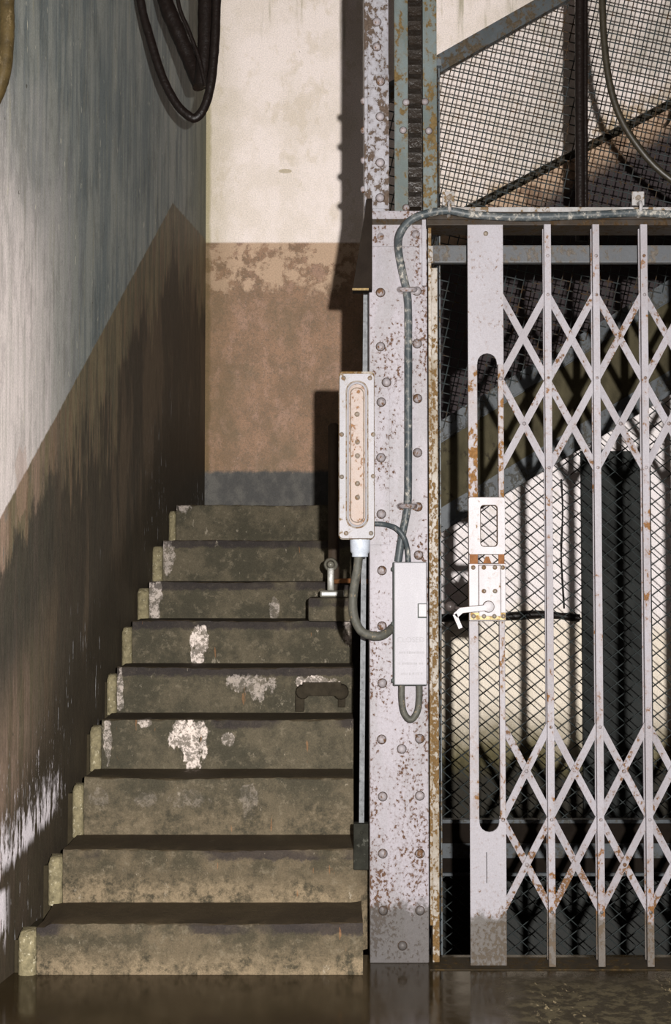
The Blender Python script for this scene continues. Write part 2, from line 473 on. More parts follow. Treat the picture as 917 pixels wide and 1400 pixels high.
MAT = {}
MAT['wall_left'] = mat_wall_left()
MAT['wall_back'] = mat_wall_back()
MAT['stone'] = mat_stone()
MAT['floor'] = mat_floor()
MAT['block'] = plain('skirting_plaster', (.17, .145, .085), .8, 45, .8, .15, .6, .01, speck=(.38, .34, .24))
MAT['post'] = painted('post_paint', (.305, .283, .31), .56, 95, rust=(.060, .030, .016), base2=(.255, .24, .254), clus=8, zdirt=.19, dirt=(.050, .045, .040), zrust=.6, zamt=.015)
MAT['post_up'] = painted('upper_post_paint', (.29, .285, .31), .78, 50, rust=(.050, .034, .024), base2=(.21, .21, .225), clus=10, streak=.35)
MAT['rivet'] = painted('rivet_paint', (.285, .26, .272), .66, 80, rust=(.075, .038, .018), clus=18, zdirt=.19, dirt=(.050, .045, .040))
MAT['rack_ch'] = painted('channel_paint', (.120, .145, .145), .70, 42, rust=(.070, .045, .014), base2=(.085, .105, .10), clus=7, streak=.22)
MAT['rack'] = plain('greasy_rack', (.014, .010, .007), .5, 50, .30, .35, .6, .006)
MAT['jamb'] = painted('jamb_rust', (.34, .31, .275), .86, 80, rust=(.085, .048, .014), base2=(.185, .145, .09), clus=9, streak=.22)
MAT['gate'] = painted('gate_paint', (.290, .275, .298), .44, 60, rust=(.115, .052, .015), base2=(.255, .238, .255), clus=6, zdirt=.17, dirt=(.065, .055, .042), streak=.6, zrust=.45, zamt=.12)
MAT['lattice'] = painted('lattice_paint', (.275, .26, .283), .46, 70, rust=(.085, .042, .016), base2=(.245, .228, .245), clus=9, zdirt=.10, zrust=.6)
MAT['lead'] = painted('lead_plate_paint', (.30, .286, .31), .34, 85, rust=(.085, .042, .016), base2=(.285, .27, .29), clus=6, zdirt=.17, dirt=(.055, .048, .038), zrust=.36, zamt=.14)
MAT['rail_leg'] = painted('leg_paint', (.295, .278, .295), .56, 48, rust=(.115, .055, .014), base2=(.26, .24, .25), clus=5, streak=.3, zdirt=.1)
MAT['lock'] = painted('lock_paint', (.45, .43, .45), .32, 70, rust=(.13, .075, .025), base2=(.41, .39, .405), clus=8)
MAT['brass'] = plain('rust_bracket', (.15, .065, .025), .5, 50, .8, .15)
MAT['screw'] = painted('screw_heads', (.20, .17, .14), .72, 90, rust=(.10, .06, .03), clus=20)
MAT['indicator'] = painted('indicator_box_paint', (.31, .30, .32), .30, 60, rust=(.11, .07, .025), base2=(.28, .275, .29), clus=6)
MAT['inset'] = painted('indicator_inset', (.325, .265, .235), .56, 75, rust=(.14, .070, .03), base2=(.32, .245, .205), clus=11, streak=.5)
MAT['switch'] = painted('switch_box_paint', (.37, .36, .385), .03, 60, base2=(.33, .32, .345), clus=6)
MAT['switch_side'] = plain('switch_box_edge', (.055, .062, .058), .4, 30, .8, .1)
MAT['emboss'] = plain('faded_lettering', (.225, .218, .23), .2, 60)
MAT['gland'] = plain('galvanised_gland', (.34, .37, .42), .25, 30, .4)
MAT['conduit'] = painted('lead_sheath', (.055, .065, .070), .56, 60, rust=(.20, .19, .17), base2=(.035, .045, .050), clus=16, streak=.6, rough=.45)
MAT['conduit_light'] = painted('worn_sheath', (.30, .30, .28), .6, 50, rust=(.10, .10, .08), clus=12, rough=.42)
MAT['cable'] = plain('rubber_cable', (.055, .054, .045), .7, 45, .6, .2, speck=(.16, .125, .08))
MAT['black'] = plain('blackened_cable', (.009, .006, .005), .5, 50, .4, .22, .5, .006)
MAT['hang'] = plain('shaft_cable', (.022, .018, .011), .6, 40, .45, .4)
MAT['header'] = painted('header_rust', (.040, .033, .028), .70, 45, rust=(.030, .018, .008), base2=(.03, .022, .015), clus=9, spec=.08)
MAT['strip'] = painted('pale_strip', (.33, .325, .33), .6, 55, rust=(.09, .06, .03), base2=(.24, .23, .22), clus=10)
MAT['rail'] = painted('track_rail_paint', (.072, .076, .082), .64, 45, rust=(.065, .055, .045), base2=(.075, .08, .088), clus=9)
MAT['flange'] = painted('stringer_angle_paint', (.095, .107, .118), .66, 55, rust=(.05, .048, .042), base2=(.07, .08, .09), clus=9)
MAT['frame'] = painted('screen_frame_paint', (.105, .122, .135), .72, 45, rust=(.060, .045, .028), base2=(.085, .098, .105), clus=7)
MAT['string'] = plain('olive_string', (.056, .048, .028), .8, 14, .8, .1, .3, .006, streak=.5, speck=(.03, .025, .016))
MAT['tread'] = plain('flight_concrete', (.10, .085, .06), .4, 20, .8)
MAT['mesh'] = painted('mesh_wire', (.040, .050, .052), .62, 30, rust=(.045, .026, .012), clus=3, rough=.6)
MAT['mesh2'] = plain('diamond_wire', (.026, .032, .032), .4, 30, .6, .25)
MAT['cupboard'] = plain('black_door_paint', (.026, .028, .027), 1.0, 8, .75, .12, .4, .005, streak=.3)
MAT['strap'] = plain('galvanised_strap', (.125, .13, .138), .7, 60, .6, .2, speck=(.05, .05, .048))
MAT['iron'] = plain('dark_iron', (.016, .016, .0125), .9, 25, .85, .08, .6, .008, speck=(.06, .06, .05))
MAT['shroud'] = plain('dark_sheet', (.012, .009, .007), .4, 20, .9, .05)
MAT['edgebrass'] = plain('bare_edge', (.16, .11, .045), 1.2, 120, .6, .2)
MAT['stanch'] = plain('brown_stanchion', (.050, .036, .025), .6, 25, .7, .15, streak=.3)
MAT['clamp'] = plain('greasy_clamp', (.10, .095, .075), .6, 40, .35, .6)
MAT['handle_iron'] = plain('step_handle_iron', (.026, .021, .014), .7, 30, .85, .08)
MAT['ball'] = plain('dark_knob', (.04, .032, .03), .3, 30, .3, .5)
MAT['sill'] = painted('sill_iron', (.030, .022, .012), .6, 40, rust=(.045, .028, .01), clus=8, spec=.1)
MAT['pit'] = plain('pit_concrete', (.04, .035, .03), .4, 10, .9, .1)
MAT['pipe_far'] = plain('mossy_pipe', (.052, .036, .014), .8, 28, .5, .2, .6, .006, speck=(.11, .08, .04))

MAT['ring'] = plain('rust_and_shadow_gap', (.040, .026, .017), .9, 90, .9, .05)  # rust round the rivets; also the dark of shadow gaps drawn on the lock

# ------------------------------------------------------------------ the setting
WLX = lambda Y: -1.563 + .122 * Y
bm = bm_new()
n = 24
y0, y1 = 1.6, BACK + .15
q = [(WLX(y0), y0), (WLX(y1), y1), (WLX(y1) - .2, y1 + .03), (WLX(y0) - .2, y0 + .03)]
lo = [bm.verts.new((a, b, -.1)) for a, b in q]; hi = [bm.verts.new((a, b, 4.5)) for a, b in q]
bm.faces.new(lo); bm.faces.new(hi)
for i in range(4): bm.faces.new((lo[i], lo[(i + 1) % 4], hi[(i + 1) % 4], hi[i]))
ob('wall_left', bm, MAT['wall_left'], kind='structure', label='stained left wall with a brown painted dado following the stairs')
bm = bm_new(); box(bm, -.75, 2.3, BACK, BACK + .2, -1.1, 4.9)
ob('wall_back', bm, MAT['wall_back'], kind='structure', label='back wall, white above a scaled tan dado')
bm = bm_new(); box(bm, -1.55, 2.3, 1.4, 4.74, -.15, 0)
ob('floor', bm, MAT['floor'], kind='structure', label='wet dark concrete floor')
bm = bm_new(); box(bm, .35, 2.3, 4.74, BACK, -1.1, -1.0)
ob('floor_pit', bm, MAT['pit'], kind='structure', label='floor of the lift pit')

# ------------------------------------------------------------------ staircase
st = thing('staircase', 'worn dark stone staircase climbing between the stained left wall and the riveted post', 'staircase', (-.4, 4.5, 0))
RIGHT_PX = [496, 506, 483, 483, 483, 481, 480, 480, 480]
LEFT_PX = [50, 86, 115, 139, 160, 181, 204, 223, 241]
for k in range(9):
    Y, Z = STEP_Y[k], STEP_Z[k]
    xl = PX(LEFT_PX[k], Y, TOPS[k] + 30); xr = PX(RIGHT_PX[k], Y, TOPS[k] + 30)
    yb = STEP_Y[k + 1] + .03 if k < 8 else BACK - .002
    zb = 0
    zprev = STEP_Z[k - 1] if k else 0
    bm = bm_new()
    nx = 46
    prof = lambda: None
    rows = []
    rr = .007
    # profile from foot of riser, up over a rounded worn nosing, back along the tread and down
    base_prof = [(0.006, zb), (0.006, zprev + .004), (0.0, zprev + (Z - zprev) * .35), (-.002, zprev + (Z - zprev) * .7),
                 (-.001, Z - rr), (rr * .3, Z - rr * .3), (rr, Z), (.10, Z - .004), (yb - Y, Z + .002), (yb - Y, zb)]
    cols = []
    ph = random.uniform(0, 6)
    for i in range(nx + 1):
        t = i / nx
        x = xl + (xr - xl) * t
        wear = .003 * math.sin(math.pi * t) + .0015 * math.sin(9 * t + ph)
        vs = []
        for j, (dy, z) in enumerate(base_prof):
            dyj, zj = dy, z
            if 4 <= j <= 7:
                zj -= wear + random.uniform(-.0015, .0015)
            if 1 <= j <= 5:
                dyj += random.uniform(-.002, .002)
            if k == 1 and t > .93: dyj += .05 * ((t - .93) / .07) ** 2 * (1 if j < 9 else 0)
            if k == 0 and t < .03: zj -= .012 if 4 <= j <= 7 else 0
            vs.append(bm.verts.new((x, Y + dyj, zj)))
        cols.append(vs)
    m_ = len(base_prof)
    for A, B in zip(cols, cols[1:]):
        for j in range(m_):
            bm.faces.new((A[j], A[(j + 1) % m_], B[(j + 1) % m_], B[j]))
    bm.faces.new(cols[0]); bm.faces.new(cols[-1][::-1])
    ob('step', bm, MAT['stone'], st, smooth=26, origin=((xl + xr) / 2, Y, Z))
    # small rounded plaster block in the corner between step and wall
    bl = [(24, 48), (65, 85), (98, 114), (122, 138), (145, 158), (166, 180), (187, 203), (207, 221), (230, 240)][k]
    bx0 = PX(bl[0], Y, TOPS[k] + 40); bx1 = xl - .002
    bm = bm_new()
    zt = Z - .028; zlo = zprev + .002
    w0 = WLX(Y)
    segs = 8
    for ring_z, sh in ((zlo, 0.0), (zlo + (zt - zlo) * .4, .001), (zt - .02, 0.0), (zt, .014)):
        pass
    rings = []
    for ring_z, sh in ((zlo - .01, 0.0), (zlo + (zt - zlo) * .45, -.004), (zt - .022, 0.0), (zt - .004, .012), (zt, .026)):
        r_ = []
        for i in range(segs + 1):
            a = math.pi * i / segs
            cx = (bx0 + bx1) / 2; hw = (bx1 - bx0) / 2
            r_.append(bm.verts.new((cx - math.cos(a) * (hw - abs(sh) * .3) , Y + .012 - math.sin(a) * .018 + sh, ring_z)))
        r_.append(bm.verts.new((bx1, Y + .07, ring_z)))
        r_.append(bm.verts.new((bx0, Y + .07, ring_z)))
        rings.append(r_)
    for A, B in zip(rings, rings[1:]):
        for j in range(len(A)):
            bm.faces.new((A[j], A[(j + 1) % len(A)], B[(j + 1) % len(A)], B[j]))
    bm.faces.new(rings[0]); bm.faces.new(rings[-1][::-1])
    ob('skirting_block', bm, MAT['block'], st, smooth=True)
# dark plaster stringer between the blocks and the wall
bm = bm_new()
for k in range(9):
    Y, Z = STEP_Y[k], STEP_Z[k]
    bl0 = [24, 65, 98, 122, 145, 166, 187, 207, 230][k]
    bx0 = PX(bl0, Y, TOPS[k] + 40) + .004
    yb = STEP_Y[k + 1] if k < 8 else BACK - .004
    q = [(WLX(Y + .03) + .002, Y + .03), (bx0, Y + .03), (min(bx0 + .03, 0), yb), (WLX(yb) + .002, yb)]
    lo = [bm.verts.new((a, b, 0)) for a, b in q]; hi = [bm.verts.new((a, b, Z - .06)) for a, b in q]
    bm.faces.new(lo); bm.faces.new(hi)
    for i in range(4): bm.faces.new((lo[i], lo[(i + 1) % 4], hi[(i + 1) % 4], hi[i]))
    box(bm, bx0, PX(LEFT_PX[k], Y, TOPS[k] + 30) - .001, Y + .072, yb - .001, 0, Z - .05)
ob('stringer', bm, plain('stringer_plaster', (.030, .024, .014), .5, 20, .9, .08), st)
# raised stone pad of the stanchion on the sixth tread
a = P(421, 817, 5.66); b = P(481, 845, 5.66)
bm = bm_new(); box(bm, a.x, b.x, 5.66, 5.95, STEP_Z[5] - .004, a.z, .012)
ob('stone_pad', bm, MAT['stone'], st, origin=((a.x + b.x) / 2, 5.66, a.z))

# ------------------------------------------------------------------ stanchion beside the stairs
p = P(452, 806, 5.80)
zt = PZ(817, 5.66)
sn = thing('railing_stanchion', 'short brown iron stanchion with a clamp at its foot, standing on the steps', 'stanchion', (p.x, 5.80, zt))
bm = bm_new(); lathe(bm, (p.x + .012, 5.80, zt), (0, 0, 1), [(0, .03), (.02, .03), (.03, .024), (.66, .023), (.70, .023), (.71, .014)], 14)
ob('pole', bm, MAT['stanch'], sn, smooth=True)
bm = bm_new(); box(bm, P(437, 806, 5.74).x, P(470, 806, 5.74).x, 5.74, 5.86, zt - .001, zt + .028, .008)
ob('foot_plate', bm, MAT['clamp'], sn)
k0 = P(452, 772, 5.76)
bm = bm_new(); lathe(bm, (k0.x, 5.785, k0.z), (0, -1, 0), [(0, .027), (.03, .029), (.045, .026), (.05, .018), (.07, .016), (.085, .012), (.09, .004)], 16)
box(bm, k0.x - .014, k0.x + .014, 5.72, 5.76, zt + .026, k0.z - .01, .006)
ob('clamp', bm, MAT['clamp'], sn, smooth=True)
a = P(458, 795, 5.74); b = P(503, 795, 4.80)
bm = bm_new(); tube(bm, [(a.x, 5.74, a.z), (a.x + .05, 5.68, a.z + .003), (a.x + .13, 5.62, a.z)], .010, 8)
ob('tie_rod', bm, MAT['brass'], sn, smooth=True)

# iron handle let into the fifth riser
Yh = STEP_Y[4]
a = P(405, 925, Yh - .03); b = P(476, 972, Yh - .03)
hz = P(440, 944, Yh - .03).z
bm = bm_new()
lathe(bm, (P(466, 945, Yh).x, Yh - .035, P(466, 945, Yh).z), (0, -1, 0), [(-.036, .030), (.0, .030), (.008, .024), (.012, .010)], 16)
lathe(bm, (P(414, 945, Yh).x, Yh - .035, P(414, 945, Yh).z), (0, -1, 0), [(-.036, .028), (.0, .028), (.006, .024), (.008, .010)], 10)
bar(bm, (P(414, 940, Yh).x, hz + .006), (P(466, 940, Yh).x, hz + .006), .05, Yh - .045, Yh - .02)
box(bm, P(404, 960, Yh).x, P(416, 960, Yh).x, Yh - .03, Yh + .002, P(0, 972, Yh).z, hz, .004)
box(bm, P(462, 960, Yh).x, P(472, 960, Yh).x, Yh - .03, Yh + .002, P(0, 966, Yh).z, hz, .004)
ob('iron_handle', bm, MAT['handle_iron'], smooth=True, cat='handle', label='blackened iron handle fixed to the riser below the white paint dab')

# ------------------------------------------------------------------ riveted lower post
PY = 4.64
x0, x1 = PX(505, PY), PX(585, PY)
ztop = PZ(288, PY)
post = thing('riveted_post', 'broad pale painted steel post with rows of rivets, standing on the wet floor', 'post', ((x0 + x1) / 2, PY + .06, 0))
bm = bm_new(); box(bm, x0, x1, PY, PY + .12, 0, ztop, .003)
ob('front_plate', bm, MAT['post'], post)
bm = bm_new(); box(bm, x0 + .001, PX(532.5, PY), PY - .004, PY + .001, PZ(745, PY), PZ(515, PY), .001)
ob('cover_strip', bm, MAT['post'], post)
bm = bm_new(); box(bm, x0 - .001, PX(578, PY), PY - .006, PY + .001, PZ(337, PY), PZ(300, PY), .002)
ob('splice_plate', bm, MAT['post'], post)
bm = bm_new(); box(bm, x0 - .002, x1, PY - .009, PY + .09, PZ(308, PY), PZ(300, PY), .002)
ob('cap_ledge', bm, MAT['header'], post)
RIV = [(520, 324), (568, 321), (520, 400), (569.6, 398), (520, 474), (570, 470), (521, 550), (570.6, 545), (528, 523), (520.5, 626), (570.6, 619),
       (521, 703), (571, 693), (572, 759), (522, 780), (522, 856), (522.5, 934), (521.6, 1011), (573.7, 1010), (549, 1024), (523, 1089), (573.7, 1088),
       (523, 1167), (574, 1167), (523.7, 1245), (574, 1245), (550, 1293)]
bm = bm_new(); c0 = P(RIV[0][0], RIV[0][1], PY); rivet(bm, c0, (0, -1, 0), .0138, .011)
rv0 = ob('rivet', bm, MAT['rivet'], post, smooth=True, origin=c0)
for i, (x, y) in enumerate(RIV[1:]):
    dy = .004 if (x < 532 and 515 < y < 745) or y < 335 else 0
    copy_part(rv0, post, P(x, y, PY) - Vector((0, dy, 0)))

# upper riveted strip, an angle section
UY = 4.66
x0, x1 = PX(503, UY, 150), PX(531, UY, 150)
up = thing('riveted_strip', 'narrow rusted angle strip with rivets rising above the broad post', 'post', ((x0 + x1) / 2, UY, PZ(300, UY)))
bm = bm_new(); box(bm, x0, x1, UY, UY + .01, PZ(297, UY), 4.35, .002)
ob('web', bm, MAT['post_up'], up)
bm = bm_new(); box(bm, x0 - .012, x0 + .002, UY + .004, UY + .07, PZ(297, UY), 4.35, .002)
ob('side_flange', bm, MAT['post_up'], up)
bm = bm_new(); box(bm, x0 - .001, x1 + .001, UY - .005, UY + .002, PZ(286, UY), PZ(102, UY), .0015)
ob('splice_plate', bm, MAT['post_up'], up)
bm = bm_new(); c0 = P(520, 112, UY) - Vector((0, .005, 0)); rivet(bm, c0, (0, -1, 0), .0135, .011)
r0 = ob('rivet', bm, MAT['rivet'], up, smooth=True, origin=c0)
for y in (160, 223, 271): copy_part(r0, up, P(519.5, y, UY) - Vector((0, .005, 0)))
for y in (30, 64): copy_part(r0, up, P(515, y, UY))
bm = bm_new(); c0 = Vector((x0 - .012, UY + .03, PZ(138, UY + .03))); dome(bm, c0, (-1, 0, 0), .0125, .013)
r1 = ob('side_bolt', bm, MAT['rivet'], up, smooth=True, origin=c0)
for y in (178, 219, 259): copy_part(r1, up, (x0 - .012, UY + .03, PZ(y, UY + .03)))

# rack channel beside it
RY = 4.68
rc = thing('rack_channel', 'pair of rusty blue green rails with a dark toothed rack between them', 'rack', (PX(567, RY, 150), RY, PZ(288, RY)))
zb, zt = PZ(288, RY), 4.35
for a_, b_ in ((539, 557.5), (578, 597)):
    bm = bm_new()
    xa, xb = PX(a_, RY, 150), PX(b_, RY, 150)
    box(bm, xa, xb, RY, RY + .008, zb, zt, .001)
    if a_ < 560: box(bm, xb - .006, xb, RY + .004, RY + .05, zb, zt)
    else: box(bm, xa, xa + .006, RY + .004, RY + .05, zb, zt)
    ob('rail', bm, MAT['rack_ch'], rc)
bm = bm_new()
xa, xb = PX(557.5, RY, 150), PX(578, RY, 150)
box(bm, xa, xb, RY + .05, RY + .06, zb, zt)
zz = zb + .01; pitch = 20.8 * RY / F
while zz < zt - .05:
    vs = []
    for x in (xa + .004, xb - .004):
        vs.append([bm.verts.new((x, RY + .052, zz)), bm.verts.new((x, RY + .018, zz + pitch * .16)), bm.verts.new((x, RY + .018, zz + pitch * .40)), bm.verts.new((x, RY + .052, zz + pitch * .56))])
    for j in range(3): bm.faces.new((vs[0][j], vs[0][j + 1], vs[1][j + 1], vs[1][j]))
    bm.faces.new(vs[0]); bm.faces.new(vs[1][::-1])
    zz += pitch
ob('toothed_rack', bm, MAT['rack'], rc)
bm = bm_new(); c0 = P(551, 178, RY); rivet(bm, c0, (0, -1, 0), .011, .010)
b0 = ob('bolt', bm, MAT['rivet'], rc, smooth=True, origin=c0)
for x, y in ((586, 179), (555, 140), (581, 139), (555, 284)): copy_part(b0, rc, P(x, y, RY))

# rusty gate jamb to the right of the post
JY = 4.63
xa, xb = PX(586.5, JY), PX(599.5, JY)
jm = thing('gate_jamb', 'narrow rust eaten angle iron jamb along the right edge of the broad post', 'jamb', ((xa + xb) / 2, JY + .03, 0))
bm = bm_new(); box(bm, xa + .009, xb, JY + .012, JY + .10, 0, PZ(365, JY), .002)
ob('angle', bm, MAT['jamb'], jm)
bm = bm_new(); box(bm, xa, xa + .010, JY - .004, JY + .10, PZ(1265, JY), PZ(300, JY), .002)
ob('edge_strip', bm, MAT['jamb'], jm)
bm = bm_new(); box(bm, PX(578, JY), PX(583.5, JY), PY - .018, PY - .001, PZ(392, PY), PZ(302, PY), .001)
box(bm, PX(574.5, JY), PX(579, JY), PY - .008, PY, PZ(360, PY), PZ(337, PY), .001)
ob('latch_strip', bm, MAT['lead'], jm)
bm = bm_new(); box(bm, PX(586, JY), PX(593, JY), JY - .012, JY + .012, PZ(360, JY), PZ(337, JY), .002)
ob('hinge_lug', bm, MAT['strip'], jm)

# ------------------------------------------------------------------ header, track, sill
HX1 = PX(1010, GATE)
hd = thing('header_beam', 'rusty header beam spanning above the folding gate', 'beam', (1.0, GATE + .06, PZ(310, GATE)))
bm = bm_new(); box(bm, PX(584, GATE), HX1, GATE - .01, GATE + .13, PZ(309, GATE), PZ(291, GATE), .003)
ob('beam', bm, MAT['header'], hd)
bm = bm_new(); box(bm, PX(605, GATE), HX1, GATE - .014, GATE + .13, PZ(291, GATE), PZ(284.5, GATE), .002)
ob('top_strip', bm, MAT['strip'], hd)
bm = bm_new(); box(bm, PX(586, GATE), HX1, GATE - .018, GATE - .008, PZ(302, GATE), PZ(298, GATE), .001)
ob('lower_lip', bm, MAT['header'], hd)
for x in (613, 872):
    a = P(x, 272, GATE - .02)
    bm = bm_new(); box(bm, a.x - .020, a.x + .020, GATE - .022, GATE - .012, PZ(283, GATE), PZ(264, GATE), .002)
    s_ = ob('clip_plate', bm, MAT['strip'], hd)
    bm = bm_new(); hexbolt(bm, (a.x, GATE - .022, PZ(273, GATE)), (0, -1, 0), .007, .007)
    ob('bolt', bm, MAT['screw'], s_)
    bm = bm_new(); tube(bm, [(a.x, GATE - .012, PZ(281, GATE)), (a.x, GATE - .056, PZ(283, GATE)), (a.x, GATE - .060, PZ(292, GATE)), (a.x, GATE - .02, PZ(298, GATE))], .006, 8)
    ob('saddle', bm, MAT['strip'], s_, smooth=True)

bm = bm_new(); box(bm, PX(592, GATE + .08), HX1, GATE + .07, GATE + .10, PZ(359, GATE + .07), PZ(335, GATE + .07), .004)
ob('track_rail', bm, MAT['rail'], cat='rail', label='grey horizontal track rail running behind the top of the gate bars')
bm = bm_new(); box(bm, PX(585, GATE), HX1, GATE - .045, GATE + .10, .0005, .003)
ob('gate_sill', bm, MAT['sill'], cat='sill', label='brown iron sill on the floor under the folding gate')

# ------------------------------------------------------------------ folding gate
gx = lambda x: PX(x, GATE)
gz = lambda y: PZ(y, GATE)
gate = thing('folding_gate', 'pale painted steel folding lattice gate with vertical bars, closing the lift shaft', 'gate', (gx(760), GATE, .02))
GF = GATE - .022                   # front face
# lead plates with rounded cut-outs
def arch(x0, x1, zc, upw, n=8):
    r = (x1 - x0) / 2; cx = (x0 + x1) / 2
    pts = []
    for i in range(n + 1):
        a = math.pi * i / n
        pts.append((cx + math.cos(a) * r, zc + (math.sin(a) * r if upw else -math.sin(a) * r)))
    return pts
X0, X1 = gx(640), gx(688.5)
XL, XR = gx(652.5), gx(679.5)
bm = bm_new()
ar = arch(XL, XR, gz(498), True)           # from XR side over to XL
plate(bm, [(X0, gz(310)), (X0, gz(500)), (XL, gz(500))] + ar[::-1] + [(XR, gz(500)), (X1, gz(500)), (X1, gz(310))], [], GF - .004, GF + .006)
tp = ob('lead_plate', bm, MAT['lead'], gate)
bm = bm_new(); dome(bm, (gx(665), GF - .004, gz(322)), (0, -1, 0), .008, .006)
ob('bolt', bm, MAT['screw'], tp, smooth=True)
bm = bm_new()
ar = arch(XL, XR, gz(1122), False)
plate(bm, [(X0, gz(1317)), (X1, gz(1317)), (X1, gz(1118)), (XR, gz(1118))] + ar + [(XL, gz(1118)), (X0, gz(1118))], [], GF - .004, GF + .006)
ob('lead_plate', bm, MAT['lead'], gate)
bm = bm_new(); box(bm, gx(661.6), gx(662.6), GF - .0045, GF - .003, gz(1205), gz(1163))
ob('slit', bm, MAT['shroud'], gate)
for a_, b_ in ((640, 652.5), (681, 688.5)):
    bm = bm_new(); box(bm, gx(a_), gx(b_), GF - .003, GF + .022, gz(1120), gz(498), .002)
    l = ob('lead_leg', bm, MAT['rail_leg'], gate)
bm = bm_new()
plate(bm, rrect(X0 - .001, X1, gz(758), gz(681), .006), [rrect(gx(655), gx(679), gz(748), gz(691), .012)], GF - .016, GF - .003)
wp_ = ob('window_plate', bm, MAT['lock'], gate)
bm = bm_new()
plate(bm, rrect(X0 - .0028, X1 + .0018, gz(758) - .002, gz(681) + .002, .006), [rrect(gx(655) + .003, gx(679) - .003, gz(748) + .003, gz(691) - .003, .010)], GF - .0045, GF - .0025)
ob('window_shadow_gap', bm, MAT['ring'], wp_)  # dark plate added to draw the shade along the window's inner edge
bm = bm_new()
for a_, b_ in ((641, 652), (680, 688)): box(bm, gx(a_), gx(b_), GF - .007, GF - .002, gz(773), gz(757), .001)
plate(bm, [(gx(658), gz(773)), (gx(672), gz(773)), (gx(667), gz(761)), (gx(663), gz(761))], [], GF - .004, GF + .002)
ob('rusty_bracket', bm, MAT['brass'], gate, part_label='brown rusty bracket above the lock')
lk = None
bm = bm_new(); box(bm, X0 - .001, X1 + .001, GF - .020, GF - .003, gz(848), gz(771), .002)
lk = ob('lock_case', bm, MAT['lock'], gate)
bm = bm_new(); box(bm, gx(652.5) - .0016, gx(682) + .0016, GF - .0212, GF - .019, gz(842) - .0016, gz(773) + .0016)
box(bm, X0 - .0026, X1 + .0026, GF - .006, GF - .0035, gz(848) - .002, gz(771) + .002)
ob('seam', bm, MAT['ring'], lk)  # thin dark plates added to draw shadow gaps round the case and cover
bm = bm_new(); box(bm, gx(652.5), gx(682), GF - .028, GF - .019, gz(842), gz(773), .003)
ob('lock_cover', bm, MAT['lock'], lk)
bm = bm_new(); box(bm, X0 + .002, X1, GF - .025, GF - .018, gz(847), gz(837), .003)
ob('worn_strip', bm, painted('worn_brass', (.55, .46, .22), .7, 70, rust=(.2, .12, .04), clus=18), lk, part_label='yellowed strip with a row of screws')
bm = bm_new(); c0 = Vector((gx(645), GF - .020, gz(776))); lathe(bm, c0, (0, -1, 0), [(-.001, .0075), (.004, .0075), (.006, .005), (.004, .0035)], 10)
s0 = ob('screw', bm, MAT['screw'], lk, smooth=True, origin=c0)
for x, y, d in ((659, 776, .008), (674, 776, .008), (685, 776, 0), (659, 808, .008), (674, 808, .008), (645, 842, .005), (659, 842, .005), (673, 842, .005), (685, 842, .005)):
    copy_part(s0, lk, (gx(x), GF - .020 - d, gz(y)))
# lever: round boss, arm and hooked end, dark ball behind
bm = bm_new()
lathe(bm, (gx(665), GF - .028, gz(829)), (0, -1, 0), [(0, .017), (.010, .017), (.013, .013)], 18)
bar(bm, (gx(663), gz(830)), (gx(627), gz(834)), .017, GF - .042, GF - .032)
bar(bm, (gx(629), gz(833)), (gx(620), gz(841)), .018, GF - .043, GF - .031)
bar(bm, (gx(619), gz(839)), (gx(627), gz(858)), .013, GF - .043, GF - .031)
ob('lever', bm, MAT['lock'], lk, smooth=True)
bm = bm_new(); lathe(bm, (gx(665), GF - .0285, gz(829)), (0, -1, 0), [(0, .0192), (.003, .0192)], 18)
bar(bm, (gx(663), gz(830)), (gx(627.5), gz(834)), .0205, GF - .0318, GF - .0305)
ob('lever_shadow_gap', bm, MAT['ring'], lk)  # dark outline added behind boss and arm, standing in for their shade
bm = bm_new()
cb = Vector((gx(614), GF - .012, gz(829)))
prof = [(-.018 * math.cos(math.pi * i / 8), .018 * math.sin(math.pi * i / 8)) for i in range(9)]
lathe(bm, cb, (0, -1, 0), prof, 14)
tube(bm, [cb + Vector((0, 0, 0)), (gx(628), GF - .012, gz(832)), (gx(645), GF - .012, gz(834))], .006, 8)
ob('ball_knob', bm, MAT['ball'], lk, smooth=True, part_label='dark round knob')

BX = [750, 816.5, 882.5, 949]
for x in BX:
    w = 4.6
    bm = bm_new(); box(bm, gx(x - w), gx(x + w), GF - .003, GF + .003, gz(1319), gz(309), .001)
    box(bm, gx(x - w), gx(x - w) + .003, GF + .002, GF + .0135, gz(1319), gz(309))
    b_ = ob('upright_bar', bm, MAT['gate'], gate)
    bm = bm_new(); box(bm, gx(x - w - .3), gx(x + w + .6), GF + .030, GF + .040, gz(1313), gz(312), .001)
    ob('rear_bar', bm, MAT['gate'], b_)
    for y in (518, 1119, 405, 640, 352, 993, 1245):
        bm = bm_new(); dome(bm, (gx(x), GF - .003, gz(y)), (0, -1, 0), .0055, .004, 10)
        ob('pivot_rivet', bm, MAT['rivet'], b_, smooth=True)
for x, y in ((684.5, 519), (684.5, 1119)):
    bm = bm_new(); dome(bm, (gx(x), GF - .003, gz(y)), (0, -1, 0), .007, .005, 10)
    ob('pivot_rivet', bm, MAT['rivet'], gate, smooth=True)
nodes = [684.5] + BX
W = .0225
